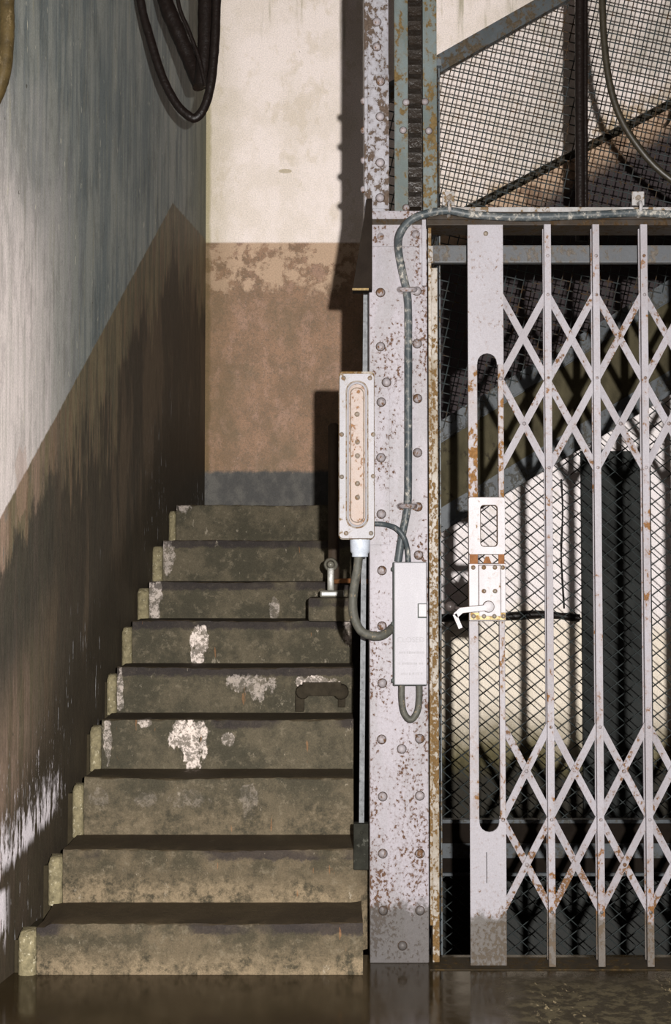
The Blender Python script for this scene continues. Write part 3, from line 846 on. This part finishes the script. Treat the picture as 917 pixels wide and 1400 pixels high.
for top, mid, low in ((401, 518, 641), (989, 1119, 1244)):
    def lat(a, b, front):
        bm = bm_new()
        a = Vector((gx(a[0]), gz(a[1]))); b = Vector((gx(b[0]), gz(b[1])))
        if front: bar(bm, a, b, W, GF + .014, GF + .019)
        else: bar(bm, a, b, W, GF + .024, GF + .029)
        return ob('lattice_bar', bm, MAT['lattice'], gate)
    N_ = len(nodes)
    lat((nodes[0], mid), (nodes[1], top), True)
    lat((nodes[0], low), (nodes[2], top), True) if False else None
    # long diagonals across two bays, and the short ones at the lead edge
    for i in range(N_ - 2):
        lat((nodes[i], low), (nodes[i + 2], top), True)
        lat((nodes[i], top), (nodes[i + 2], low), False)
    lat((nodes[0], mid), (nodes[1], low), False)
    lat((nodes[-2], low), (nodes[-1], mid), True)
    lat((nodes[-2], top), (nodes[-1], mid), False)
    for i in range(N_ - 1):
        for ya, yb in ((top, mid), (mid, low)):
            if random.random() < .45:
                bm = bm_new(); dome(bm, (gx((nodes[i] + nodes[i + 1]) / 2), GF + .014, gz((ya + yb) / 2)), (0, -1, 0), .0065, .005, 10)
                ob('lattice_rivet', bm, MAT['rivet'], gate, smooth=True)

# ------------------------------------------------------------------ cable along header and down the post
CY = GATE - .045
cd = thing('armoured_cable', 'grey armoured cable running along the header and down the broad post', 'cable', (P(557, 690, CY).x, CY, PZ(765, CY)))
CZ = PY - .016
pts = [P(1000, 293, CY), P(917, 293, CY), P(872, 291, CY), P(800, 294, CY), P(720, 297, CY), P(650, 294, CY), P(613, 288, CY), P(583, 292, CY), P(560, 302, CY), P(546, 322, CY + .01),
       P(545, 345, CZ), P(550, 372, CZ), P(556, 400, CZ), P(558, 430, CZ), P(558, 520, CZ), P(558, 620, CZ), P(557.5, 680, CZ), P(555, 705, CZ), P(549, 735, CZ), P(544, 768, CZ)]
bm = bm_new(); tube(bm, pts, .0128, 12, 6, wob=.03)
ob('sheath', bm, MAT['conduit'], cd, smooth=True)
for y in (396, 692):
    a = P(557, y, CZ)
    bm = bm_new(); box(bm, P(546, y, CZ).x, P(570, y, CZ).x, PY - .006, PY - .001, a.z - .012, a.z + .012, .002)
    tube(bm, [P(546, y, PY - .004), P(549, y, CZ - .008), P(557, y, CZ - .017), P(565, y, CZ - .008), P(568, y, PY - .004)], .008, 8)
    c_ = ob('clamp', bm, MAT['rivet'], cd, smooth=True)
    bm = bm_new(); dome(bm, P(546.5, y, PY - .006), (0, -1, 0), .010, .009); ob('screw', bm, MAT['rivet'], c_, smooth=True)

# ------------------------------------------------------------------ indicator box
IY = 4.53
x0, x1, z0, z1 = PX(464, IY, 620), PX(511, IY, 620), PZ(736, IY), PZ(511, IY)
ib = thing('indicator_box', 'tall narrow grey box with a rusty oval inset on the broad riveted post', 'box', ((x0 + x1) / 2, IY + .05, z0))
bm = bm_new(); plate(bm, rrect(x0 - .0025, x1 + .0025, z0 - .003, z1 + .009, .014), [], IY + .012, IY + .11)
ob('body', bm, MAT['jamb'], ib, part_label='rust edged rear half of the box')
bm = bm_new()
io = rrect(PX(475, IY, 620), PX(501, IY, 620), PZ(720, IY), PZ(523, IY), .0298, 8)
plate(bm, rrect(x0, x1, z0, z1, .012), [io], IY, IY + .02)
ob('cover', bm, MAT['indicator'], ib)
# dark seam under the cover, and dark crevice each side of the raised ring
bm = bm_new(); plate(bm, rrect(x0 - .0016, x1 + .0016, z0 - .0016, z1 + .0016, .013), [], IY + .009, IY + .0125)
ob('seam', bm, MAT['ring'], ib)
_i0, _i1, _iz0, _iz1 = PX(475, IY, 620), PX(501, IY, 620), PZ(720, IY), PZ(523, IY)
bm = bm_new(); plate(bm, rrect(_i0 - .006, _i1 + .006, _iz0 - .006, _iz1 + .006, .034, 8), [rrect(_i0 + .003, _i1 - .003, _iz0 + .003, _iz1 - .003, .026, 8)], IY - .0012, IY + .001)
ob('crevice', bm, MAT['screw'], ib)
cx = (PX(475, IY, 620) + PX(501, IY, 620)) / 2
bm = bm_new()
ring = [(a, b) for a, b in rrect(PX(475.5, IY, 620), PX(500.5, IY, 620), PZ(719.5, IY), PZ(523.5, IY), .029, 8)]
tube(bm, [(a, IY - .001, b) for a, b in ring + ring[:1]], .0035, 8, 0)
ob('rim', bm, MAT['indicator'], ib, smooth=True)
bm = bm_new(); plate(bm, rrect(PX(475, IY, 620), PX(501, IY, 620), PZ(720, IY), PZ(523, IY), .0298, 8), [], IY + .008, IY + .013)
ins = ob('inset_panel', bm, MAT['inset'], ib, part_label='rust stained oval inset')
bm = bm_new(); tube(bm, [(a, IY + .007, b) for a, b in (lambda r: r + r[:1])(rrect(PX(479, IY, 620), PX(497, IY, 620), PZ(714, IY), PZ(530, IY), .020, 8))], .0018, 6, 0)
ob('bead', bm, MAT['screw'], ins)
bm = bm_new(); c0 = P(488, 566, IY); c0.y = IY + .008; lathe(bm, c0, (0, -1, 0), [(-.001, .0085), (.003, .0085), (.005, .006), (.003, .003)], 10)
s0 = ob('screw', bm, MAT['screw'], ins, smooth=True, origin=c0)
for y in (604, 623, 661, 680):
    q = P(488.5, y, IY); q.y = IY + .008; copy_part(s0, ins, q)
bm = bm_new(); c0 = P(469.5, 517, IY); c0.y = IY; dome(bm, c0, (0, -1, 0), .0075, .005)
s1 = ob('corner_screw', bm, MAT['screw'], ib, smooth=True, origin=c0)
for x, y in ((505.5, 517), (473, 729), (507, 729), (467, 594), (510, 594), (467, 652), (510, 651)):
    q = P(x, y, IY); q.y = IY; copy_part(s1, ib, q)
gq = P(492, 738, IY + .05)
bm = bm_new(); lathe(bm, (gq.x, IY + .05, z0 + .004), (0, 0, -1), [(0, .033), (.045, .031), (.052, .026), (.062, .026), (.064, .018)], 18)
ob('cable_gland', bm, MAT['gland'], ib, smooth=True)

# switch box
SY = 4.575
x0, x1, z0, z1 = PX(539, SY, 850), PX(583, SY, 850), PZ(936, SY), PZ(769, SY)
sb = thing('switch_box', 'plain pale grey rectangular switch box on the front of the broad post', 'box', ((x0 + x1) / 2, PY - .03, z0))
bm = bm_new(); box(bm, x0 - .0035, x1 + .0025, SY + .006, PY - .001, z0 - .004, z1 + .002, .004)
ob('body', bm, MAT['switch_side'], sb)
bm = bm_new(); box(bm, x0, x1, SY - .006, SY + .010, z0, z1, .003)
ob('cover', bm, MAT['switch'], sb)
bm = bm_new(); box(bm, PX(572, SY, 835), x1 - .001, SY - .012, SY - .004, PZ(843, SY), PZ(826, SY), .001)
l_ = ob('latch', bm, MAT['lock'], sb)
bm = bm_new(); box(bm, PX(570.6, SY, 835), x1 - .0005, SY - .008, SY - .005, PZ(845, SY), PZ(825, SY))
ob('latch_gap', bm, MAT['switch_side'], l_)
for y in (778, 853, 931):
    bm = bm_new(); lathe(bm, (x0 - .002, SY + .02, PZ(y, SY)), (-1, 0, 0), [(0, .007), (.005, .007), (.007, .004)], 10)
    ob('lug', bm, MAT['switch_side'], sb)
# faded raised lettering: one readable line, three rubbed ones
cu = bpy.data.curves.new('lettering', 'FONT'); cu.body = 'CLOSED'; cu.size = .024; cu.extrude = .0005; cu.align_x = 'CENTER'
tmp = bpy.data.objects.new('tmp_lettering', cu); COL.objects.link(tmp)
tmp.rotation_euler = (math.pi / 2, 0, 0); tmp.location = ((x0 + x1) / 2, SY - .0062, PZ(878, SY))
bpy.context.view_layer.update()
me = bpy.data.meshes.new_from_object(tmp.evaluated_get(bpy.context.evaluated_depsgraph_get()))
bm = bm_new(); bm.from_mesh(me); bm.transform(tmp.matrix_world)
bpy.data.objects.remove(tmp)
for yl, xa_, xb_ in ((892, 545, 578), (907, 544, 577), (921, 548, 576)):
    x = xa_
    while x < xb_:
        w = random.choice((1.2, 2.0, 2.4)); h = random.uniform(2.5, 3.6)
        box(bm, PX(x, SY), PX(x + w, SY), SY - .0066, SY - .0058, PZ(yl + h / 2, SY), PZ(yl - h / 2, SY))
        x += w + random.choice((.9, .9, 2.4))
ob('lettering', bm, MAT['emboss'], sb, part_label='rubbed raised lettering')
bm = bm_new()
QY = PY - .03
tube(bm, [P(549, 934, QY), P(549, 955, QY), P(552, 974, QY), P(561, 984, QY - .005), P(570, 974, QY), P(573, 955, QY), P(573, 934, QY)], .0105, 12)
ob('cable_loop', bm, MAT['cable'], sb, smooth=True, part_label='short loop of dark cable under the box')

# cables between the boxes
bm = bm_new()
tube(bm, [P(490, 762, IY + .05), P(488, 780, IY + .05), P(483, 810, IY + .06), P(483, 838, IY + .06), P(492, 861, IY + .06), P(508, 869, IY + .06), P(524, 868, IY + .06), P(538, 857, PY - .02)], .0145, 12, wob=.03)
ob('drop_cable', bm, MAT['cable'], smooth=True, cat='cable', label='thick grey cable sagging from the foot of the tall narrow box to the switch box')
bm = bm_new()
tube(bm, [P(511, 716, PY - .015), P(525, 717, PY - .02), P(541, 722, PY - .042), P(552, 735, PY - .046), P(557, 752, PY - .036), P(558.5, 772, PY - .03)], .0085, 10)
ob('link_cable', bm, MAT['conduit'], smooth=True, cat='cable', label='thin grey cable arching from the tall narrow box into the top of the switch box')

# ------------------------------------------------------------------ guide strap and shroud left of the post
GY = 4.78
gs = thing('guide_strap', 'thin galvanised flat bar with a dark iron foot beside the broad post', 'bar', (PX(494, GY, 1125), GY, PZ(1185, GY)))
a, b = P(500, 392, GY), P(494, 1128, GY)
bm = bm_new(); bar(bm, (a.x, a.z), (b.x, b.z), .017, GY - .01, GY)
ob('flat_bar', bm, MAT['strap'], gs)
bm = bm_new(); box(bm, PX(483, GY, 1150), PX(505, GY, 1150), GY - .03, GY + .01, PZ(1187, GY), PZ(1124, GY), .004)
q = P(494, 1136, GY); dome(bm, (q.x, GY - .03, q.z), (0, -1, 0), .006, .005)
ob('foot', bm, MAT['iron'], gs)
HY = 4.56
a, b, c, d = P(502, 268, HY), P(504, 268, HY), P(504, 393, HY), P(482, 393, HY)
sh = thing('dark_gusset', 'dark tapered sheet metal gusset on the broad post above the tall narrow box', 'bracket', (d.x, HY, d.z))
bm = bm_new(); plate(bm, [(a.x, a.z), (b.x + .012, b.z), (c.x + .012, c.z), (d.x, d.z)], [], HY + .03, HY + .10)
ob('sheet', bm, MAT['shroud'], sh)
bm = bm_new(); box(bm, d.x - .001, c.x, HY + .026, HY + .032, d.z - .004, d.z + .003)
ob('lower_edge', bm, MAT['edgebrass'], sh, part_label='bright bare lower edge')

# ------------------------------------------------------------------ behind the gate: second flight, screens
FY = 6.36
fl = thing('upper_flight', 'second flight of stairs with an olive side panel climbing to the right behind the shaft', 'staircase', (.4, FY, PZ(720, FY)))
def sl(x, y, slope, X): # height at X of a line through photo point (x, y) at FY
    p = P(x, y, FY); return p.z + slope * (X - p.x)
SL = .60
XA, XB = .20, 2.25
topz = lambda X: sl(600, 580, SL + .02, X)
botz = lambda X: sl(600, 722, SL, X)
bm = bm_new(); plate(bm, [(XA, botz(XA)), (XB, botz(XB)), (XB, topz(XB)), (XA, topz(XA))], [], FY, FY + .03)
ob('side_panel', bm, MAT['string'], fl)
def angle_iron(name, zf, w, mat, parent, yo=-.012):
    bm = bm_new()
    bar(bm, (XA, zf(XA)), (XB, zf(XB)), w, FY + yo, FY + .002)
    bar(bm, (XA, zf(XA) - w / 2 + .006), (XB, zf(XB) - w / 2 + .006), .014, FY + yo - .03, FY + yo)
    return ob(name, bm, mat, parent)
angle_iron('top_angle', lambda X: topz(X) - .04, .085, MAT['flange'], fl)
angle_iron('bottom_angle', lambda X: botz(X) + .03, .095, MAT['flange'], fl)
for k in range(9):
    xs = .24 + k * .27
    zt_ = LAND_Z + .165 * (k + 1)
    bm = bm_new(); box(bm, xs, xs + .29, FY + .03, BACK - .002, zt_ - .22, zt_, .006)
    ob('step', bm, MAT['tread'], fl)
# landing slab of the first flight reaches under the foot of the second
# square mesh screen above the side panel
SY2 = FY - .01
ms = thing('square_mesh_screen', 'square wire mesh screen above the second flight, seen over the header beam', 'screen', (1.2, SY2, topz(1.0)))
ft = lambda X: sl(597, 88, .575, X)
bm = bm_new()
bar(bm, (XA, ft(XA)), (XB, ft(XB)), .062, SY2 - .012, SY2)
bar(bm, (XA, ft(XA) - .045), (XB, ft(XB) - .045), .03, SY2 - .05, SY2 - .012)
ob('top_frame', bm, MAT['frame'], ms)
bm = bm_new()
th = math.radians(-13)
ca, sa = math.cos(th), math.sin(th)
pit = 12.6 * SY2 / F
def clip_poly(o_, d_, tmin, tmax):
    """clip line o+t d to the mesh panel"""
    lo_, hi_ = -1e9, 1e9
    cons = [(lambda p: p[0] - XA), (lambda p: XB - p[0]), (lambda p: ft(p[0]) - .02 - p[1]), (lambda p: p[1] - topz(p[0]) + .03)]
    for f in cons:
        f0 = f(o_); f1 = f((o_[0] + d_[0], o_[1] + d_[1])) - f0
        if abs(f1) < 1e-9:
            if f0 < 0: return None
            continue
        t = -f0 / f1
        if f1 > 0: lo_ = max(lo_, t)
        else: hi_ = min(hi_, t)
    return (lo_, hi_) if lo_ < hi_ - .01 else None
cxm, czm = 1.2, 3.0
def wires(bm, dirs, pitch, r, yc, clipf, cx, cz, count):
    for di, (dx, dz) in enumerate(dirs):
        nx_, nz_ = -dz, dx
        for k in range(-count, count + 1):
            o_ = (cx + nx_ * pitch * k, cz + nz_ * pitch * k)
            tt = clipf(o_, (dx, dz), 0, 0)
            if not tt: continue
            a = (o_[0] + dx * tt[0], o_[1] + dz * tt[0]); b = (o_[0] + dx * tt[1], o_[1] + dz * tt[1])
            yy = yc + (r * .8 if di else -r * .8)
            tube(bm, [(a[0], yy, a[1]), (b[0], yy, b[1])], r, 6, 0, cap=False)
wires(bm, [(ca, sa), (-sa, ca)], pit, .0029, SY2 - .006, clip_poly, cxm, czm, 60)
ob('wire_mesh', bm, MAT['mesh'], ms, smooth=True)

# diamond mesh screen under the second flight, down into the pit
DY = FY - .02
dm_ = thing('diamond_mesh_screen', 'diamond wire mesh screen below the second flight, closing the back of the shaft', 'screen', (1.2, DY, -.95))
def clip_low(o_, d_, a_, b_):
    lo_, hi_ = -1e9, 1e9
    cons = [(lambda p: p[0] - XA), (lambda p: XB - p[0]), (lambda p: botz(p[0]) - p[1]), (lambda p: p[1] + .95)]
    for f in cons:
        f0 = f(o_); f1 = f((o_[0] + d_[0], o_[1] + d_[1])) - f0
        if abs(f1) < 1e-9:
            if f0 < 0: return None
            continue
        t = -f0 / f1
        if f1 > 0: lo_ = max(lo_, t)
        else: hi_ = min(hi_, t)
    return (lo_, hi_) if lo_ < hi_ - .01 else None
bm = bm_new()
dl = [(math.cos(math.radians(37)), math.sin(math.radians(37))), (math.cos(math.radians(-42)), math.sin(math.radians(-42)))]
wires(bm, dl, 16.5 * DY / F, .0025, DY, clip_low, 1.2, .6, 90)
ob('wire_mesh', bm, MAT['mesh2'], dm_, smooth=True)
bm = bm_new(); box(bm, XA, XB, DY - .012, DY + .004, -1.0, -.95)
ob('bottom_frame', bm, MAT['flange'], dm_)
# floor edge beam across the back of the shaft
eb = thing('floor_edge_beam', 'dark horizontal steel channel crossing the back of the shaft at floor level', 'beam', (1.2, DY - .05, PZ(1195, DY)))
bm = bm_new(); box(bm, XA, XB, DY - .05, DY - .02, PZ(1192, DY), PZ(1122, DY), .003)
ob('web', bm, MAT['shroud'], eb)
for y_, h_, d_ in ((1119, 5, .08), (1160, 20, .056), (1191, 4, .08)):
    bm = bm_new(); box(bm, XA, XB, DY - d_, DY - .03, PZ(y_ + h_ / 2, DY), PZ(y_ - h_ / 2, DY), .002)
    ob('flange', bm, MAT['flange'], eb)
# side mesh of the shaft behind the post
mx_ = .352
sd = thing('side_mesh_screen', 'wire mesh at the left side of the shaft, seen edge on past the jamb', 'screen', (mx_, 5.4, -.9))
bm = bm_new()
for k in range(44):
    z = -.2 + k * .075
    tube(bm, [(mx_, 4.80, z), (mx_, 6.30, z)], .003, 5, 0, cap=False)
for k in range(22):
    y = 4.82 + k * .07
    tube(bm, [(mx_ + .004, y, -.9), (mx_ + .004, y, 3.0)], .003, 5, 0, cap=False)
ob('wire_mesh', bm, MAT['frame'], sd, smooth=True)
bm = bm_new(); box(bm, mx_ - .01, mx_ + .01, 4.79, 6.31, -.92, -.89)
box(bm, mx_ - .01, mx_ + .01, 4.79, 6.31, 2.99, 3.02)
ob('frame', bm, MAT['frame'], sd)

# handrail along the second flight
bm = bm_new()
a = P(636, 288, 7.05); b = P(917, 141, 7.05); t = (b - a).normalized()
tube(bm, [a - t * .25, a, b, b + t * .6], .021, 10, 0)
for k in (.1, .6, 1.2):
    q = a + t * k
    tube(bm, [q, (q.x, 7.2, q.z - .05), (q.x, BACK + .002, q.z - .05)], .009, 8, 4)
ob('handrail', bm, MAT['hang'], smooth=True, cat='handrail', label='dark tubular handrail sloping up the wall behind the square mesh')

# dark cupboard door on the wall below the second flight
DW = BACK - .045
x0, x1, z0, z1 = PX(796, DW), PX(889, DW), PZ(1205, DW), PZ(618, DW)
cb_ = thing('cupboard_door', 'tall blackened cupboard door on the white wall seen through the folding gate', 'door', ((x0 + x1) / 2, DW, z0))
zz0 = z1
bm = bm_new(); box(bm, x0, x1, DW, BACK - .001, z0, z1, .006)
ob('leaf', bm, MAT['cupboard'], cb_)
bm = bm_new(); plate(bm, rrect(x0 - .004, x1 + .004, z0 - .004, z1 + .004, .004), [rrect(x0 + .05, x1 - .05, z0 + .06, z1 - .06, .004)], DW - .012, DW + .002)
ob('frame', bm, MAT['cupboard'], cb_)
bm = bm_new()
a = P(690, 841, BACK - .02)
WY = BACK - .016
tube(bm, [P(600, 845, WY), P(690, 843, WY), P(740, 840, WY), P(792, 845, WY)], .020, 10, 4, wob=.2)
ob('wall_pipe', bm, MAT['black'], smooth=True, cat='pipe', label='black horizontal pipe along the white wall leading to the blackened cupboard door')
bm = bm_new()
tube(bm, [P(767, 655, WY), P(769, 700, WY), P(767, 760, WY), P(771, 832, WY)], .005, 8, 4, wob=.3)
ob('wall_cable', bm, MAT['black'], smooth=True, cat='cable', label='thin dark cable hanging down the white wall beside the blackened cupboard door')

# cables hanging in the shaft
bm = bm_new()
CYY = 5.65
tube(bm, [P(793, -90, CYY), P(792, 100, CYY), P(793, 290, CYY), P(793, 330, CYY)], .019, 10, 4)
tube(bm, [P(799, -90, CYY + .03), P(799.5, 60, CYY + .03), P(800, 330, CYY + .03)], .011, 10, 4)
ob('guide_cable', bm, MAT['black'], smooth=True, cat='cable', label='thick dark vertical cable pair hanging straight down in the shaft above the header')
bm = bm_new()
LY = 5.2
tube(bm, [P(821, -90, LY), P(823, 0, LY), P(826, 60, LY), P(834, 118, LY), P(850, 165, LY), P(878, 208, LY), P(910, 240, LY), P(950, 262, LY), P(1000, 262, LY), P(1045, 220, LY), P(1060, 100, LY), P(1062, -90, LY)], .0128, 10, 8)
ob('travelling_cable', bm, MAT['hang'], smooth=True, cat='cable', label='slack cable curving down to the right in the upper shaft in front of the mesh')

# ------------------------------------------------------------------ cables at the top left
TY = 5.65
bm = bm_new()
tube(bm, [P(184, -90, TY), P(192, 0, TY), P(206, 55, TY), P(222, 105, TY), P(240, 140, TY), P(256, 157, TY), P(268, 161, TY), P(280, 145, TY), P(288, 115, TY), P(293, 70, TY), P(296, 0, TY), P(297, -90, TY)], .0185, 12, 8, wob=.05)
ob('looped_cable', bm, MAT['black'], smooth=True, cat='cable', label='thick black cable hanging in a narrow loop high at the corner of the walls')
bm = bm_new()
tube(bm, [P(205, -90, TY + .1), P(226, 0, TY + .1), P(244, 45, TY + .1), P(262, 88, TY + .1), P(274, 118, TY + .08)], .034, 12, 6, wob=.06)
ob('slanting_pipe', bm, MAT['black'], smooth=True, cat='pipe', label='thick blackened pipe slanting inside the cable loop')
bm = bm_new()
tube(bm, [P(236, -90, TY + .02), P(243, 0, TY + .02), P(258, 42, TY + .02), P(272, 80, TY + .02), P(281, 118, TY + .02)], .009, 10, 6)
ob('thin_cable', bm, MAT['black'], smooth=True, cat='cable', label='thin black cable slanting beside the thick pipe inside the loop')
bm = bm_new()
tube(bm, [P(281, -90, TY + .06), P(281, 20, TY + .06), P(280, 70, TY + .06), P(275, 118, TY + .06)], .032, 12, 6, wob=.04)
ob('bundle_cable', bm, MAT['black'], smooth=True, cat='cable', label='glossy black cable bundle hanging straight down against the corner')
bm = bm_new()
EY = 4.28
tube(bm, [P(8, -90, EY), P(9, 0, EY), P(9, 55, EY), P(4, 100, EY), P(-12, 140, EY), P(-45, 165, EY)], .024, 12, 8, wob=.04)
ob('mossy_cable', bm, MAT['pipe_far'], smooth=True, cat='cable', label='rusty green brown cable bending away at the top of the left wall')

# ------------------------------------------------------------------ light: one flash beside and above the lens, faint ambient
ld = bpy.data.lights.new('flash_lamp', 'POINT'); ld.energy = 2050; ld.shadow_soft_size = .022; ld.color = (1.0, .965, .93)
lo_ = bpy.data.objects.new('flash_lamp', ld); COL.objects.link(lo_); lo_.location = (.22, -.02, EYE + .155)
w = bpy.data.worlds.new('hall'); S.world = w; w.use_nodes = True
bg = w.node_tree.nodes['Background']; bg.inputs[0].default_value = (1.0, .62, .50, 1); bg.inputs[1].default_value = .016

cam = bpy.data.cameras.new('camera'); cam.sensor_fit = 'VERTICAL'; cam.sensor_height = 36; cam.sensor_width = 24; cam.lens = 50; cam.clip_end = 60
co = bpy.data.objects.new('camera', cam); COL.objects.link(co)
co.location = (0, 0, EYE); co.rotation_euler = (math.pi / 2 + PITCH, 0, 0)
S.camera = co
vs = S.view_settings
vs.view_transform = 'Standard'; vs.look = 'None'; vs.exposure = 0; vs.gamma = 1; vs.use_curve_mapping = False
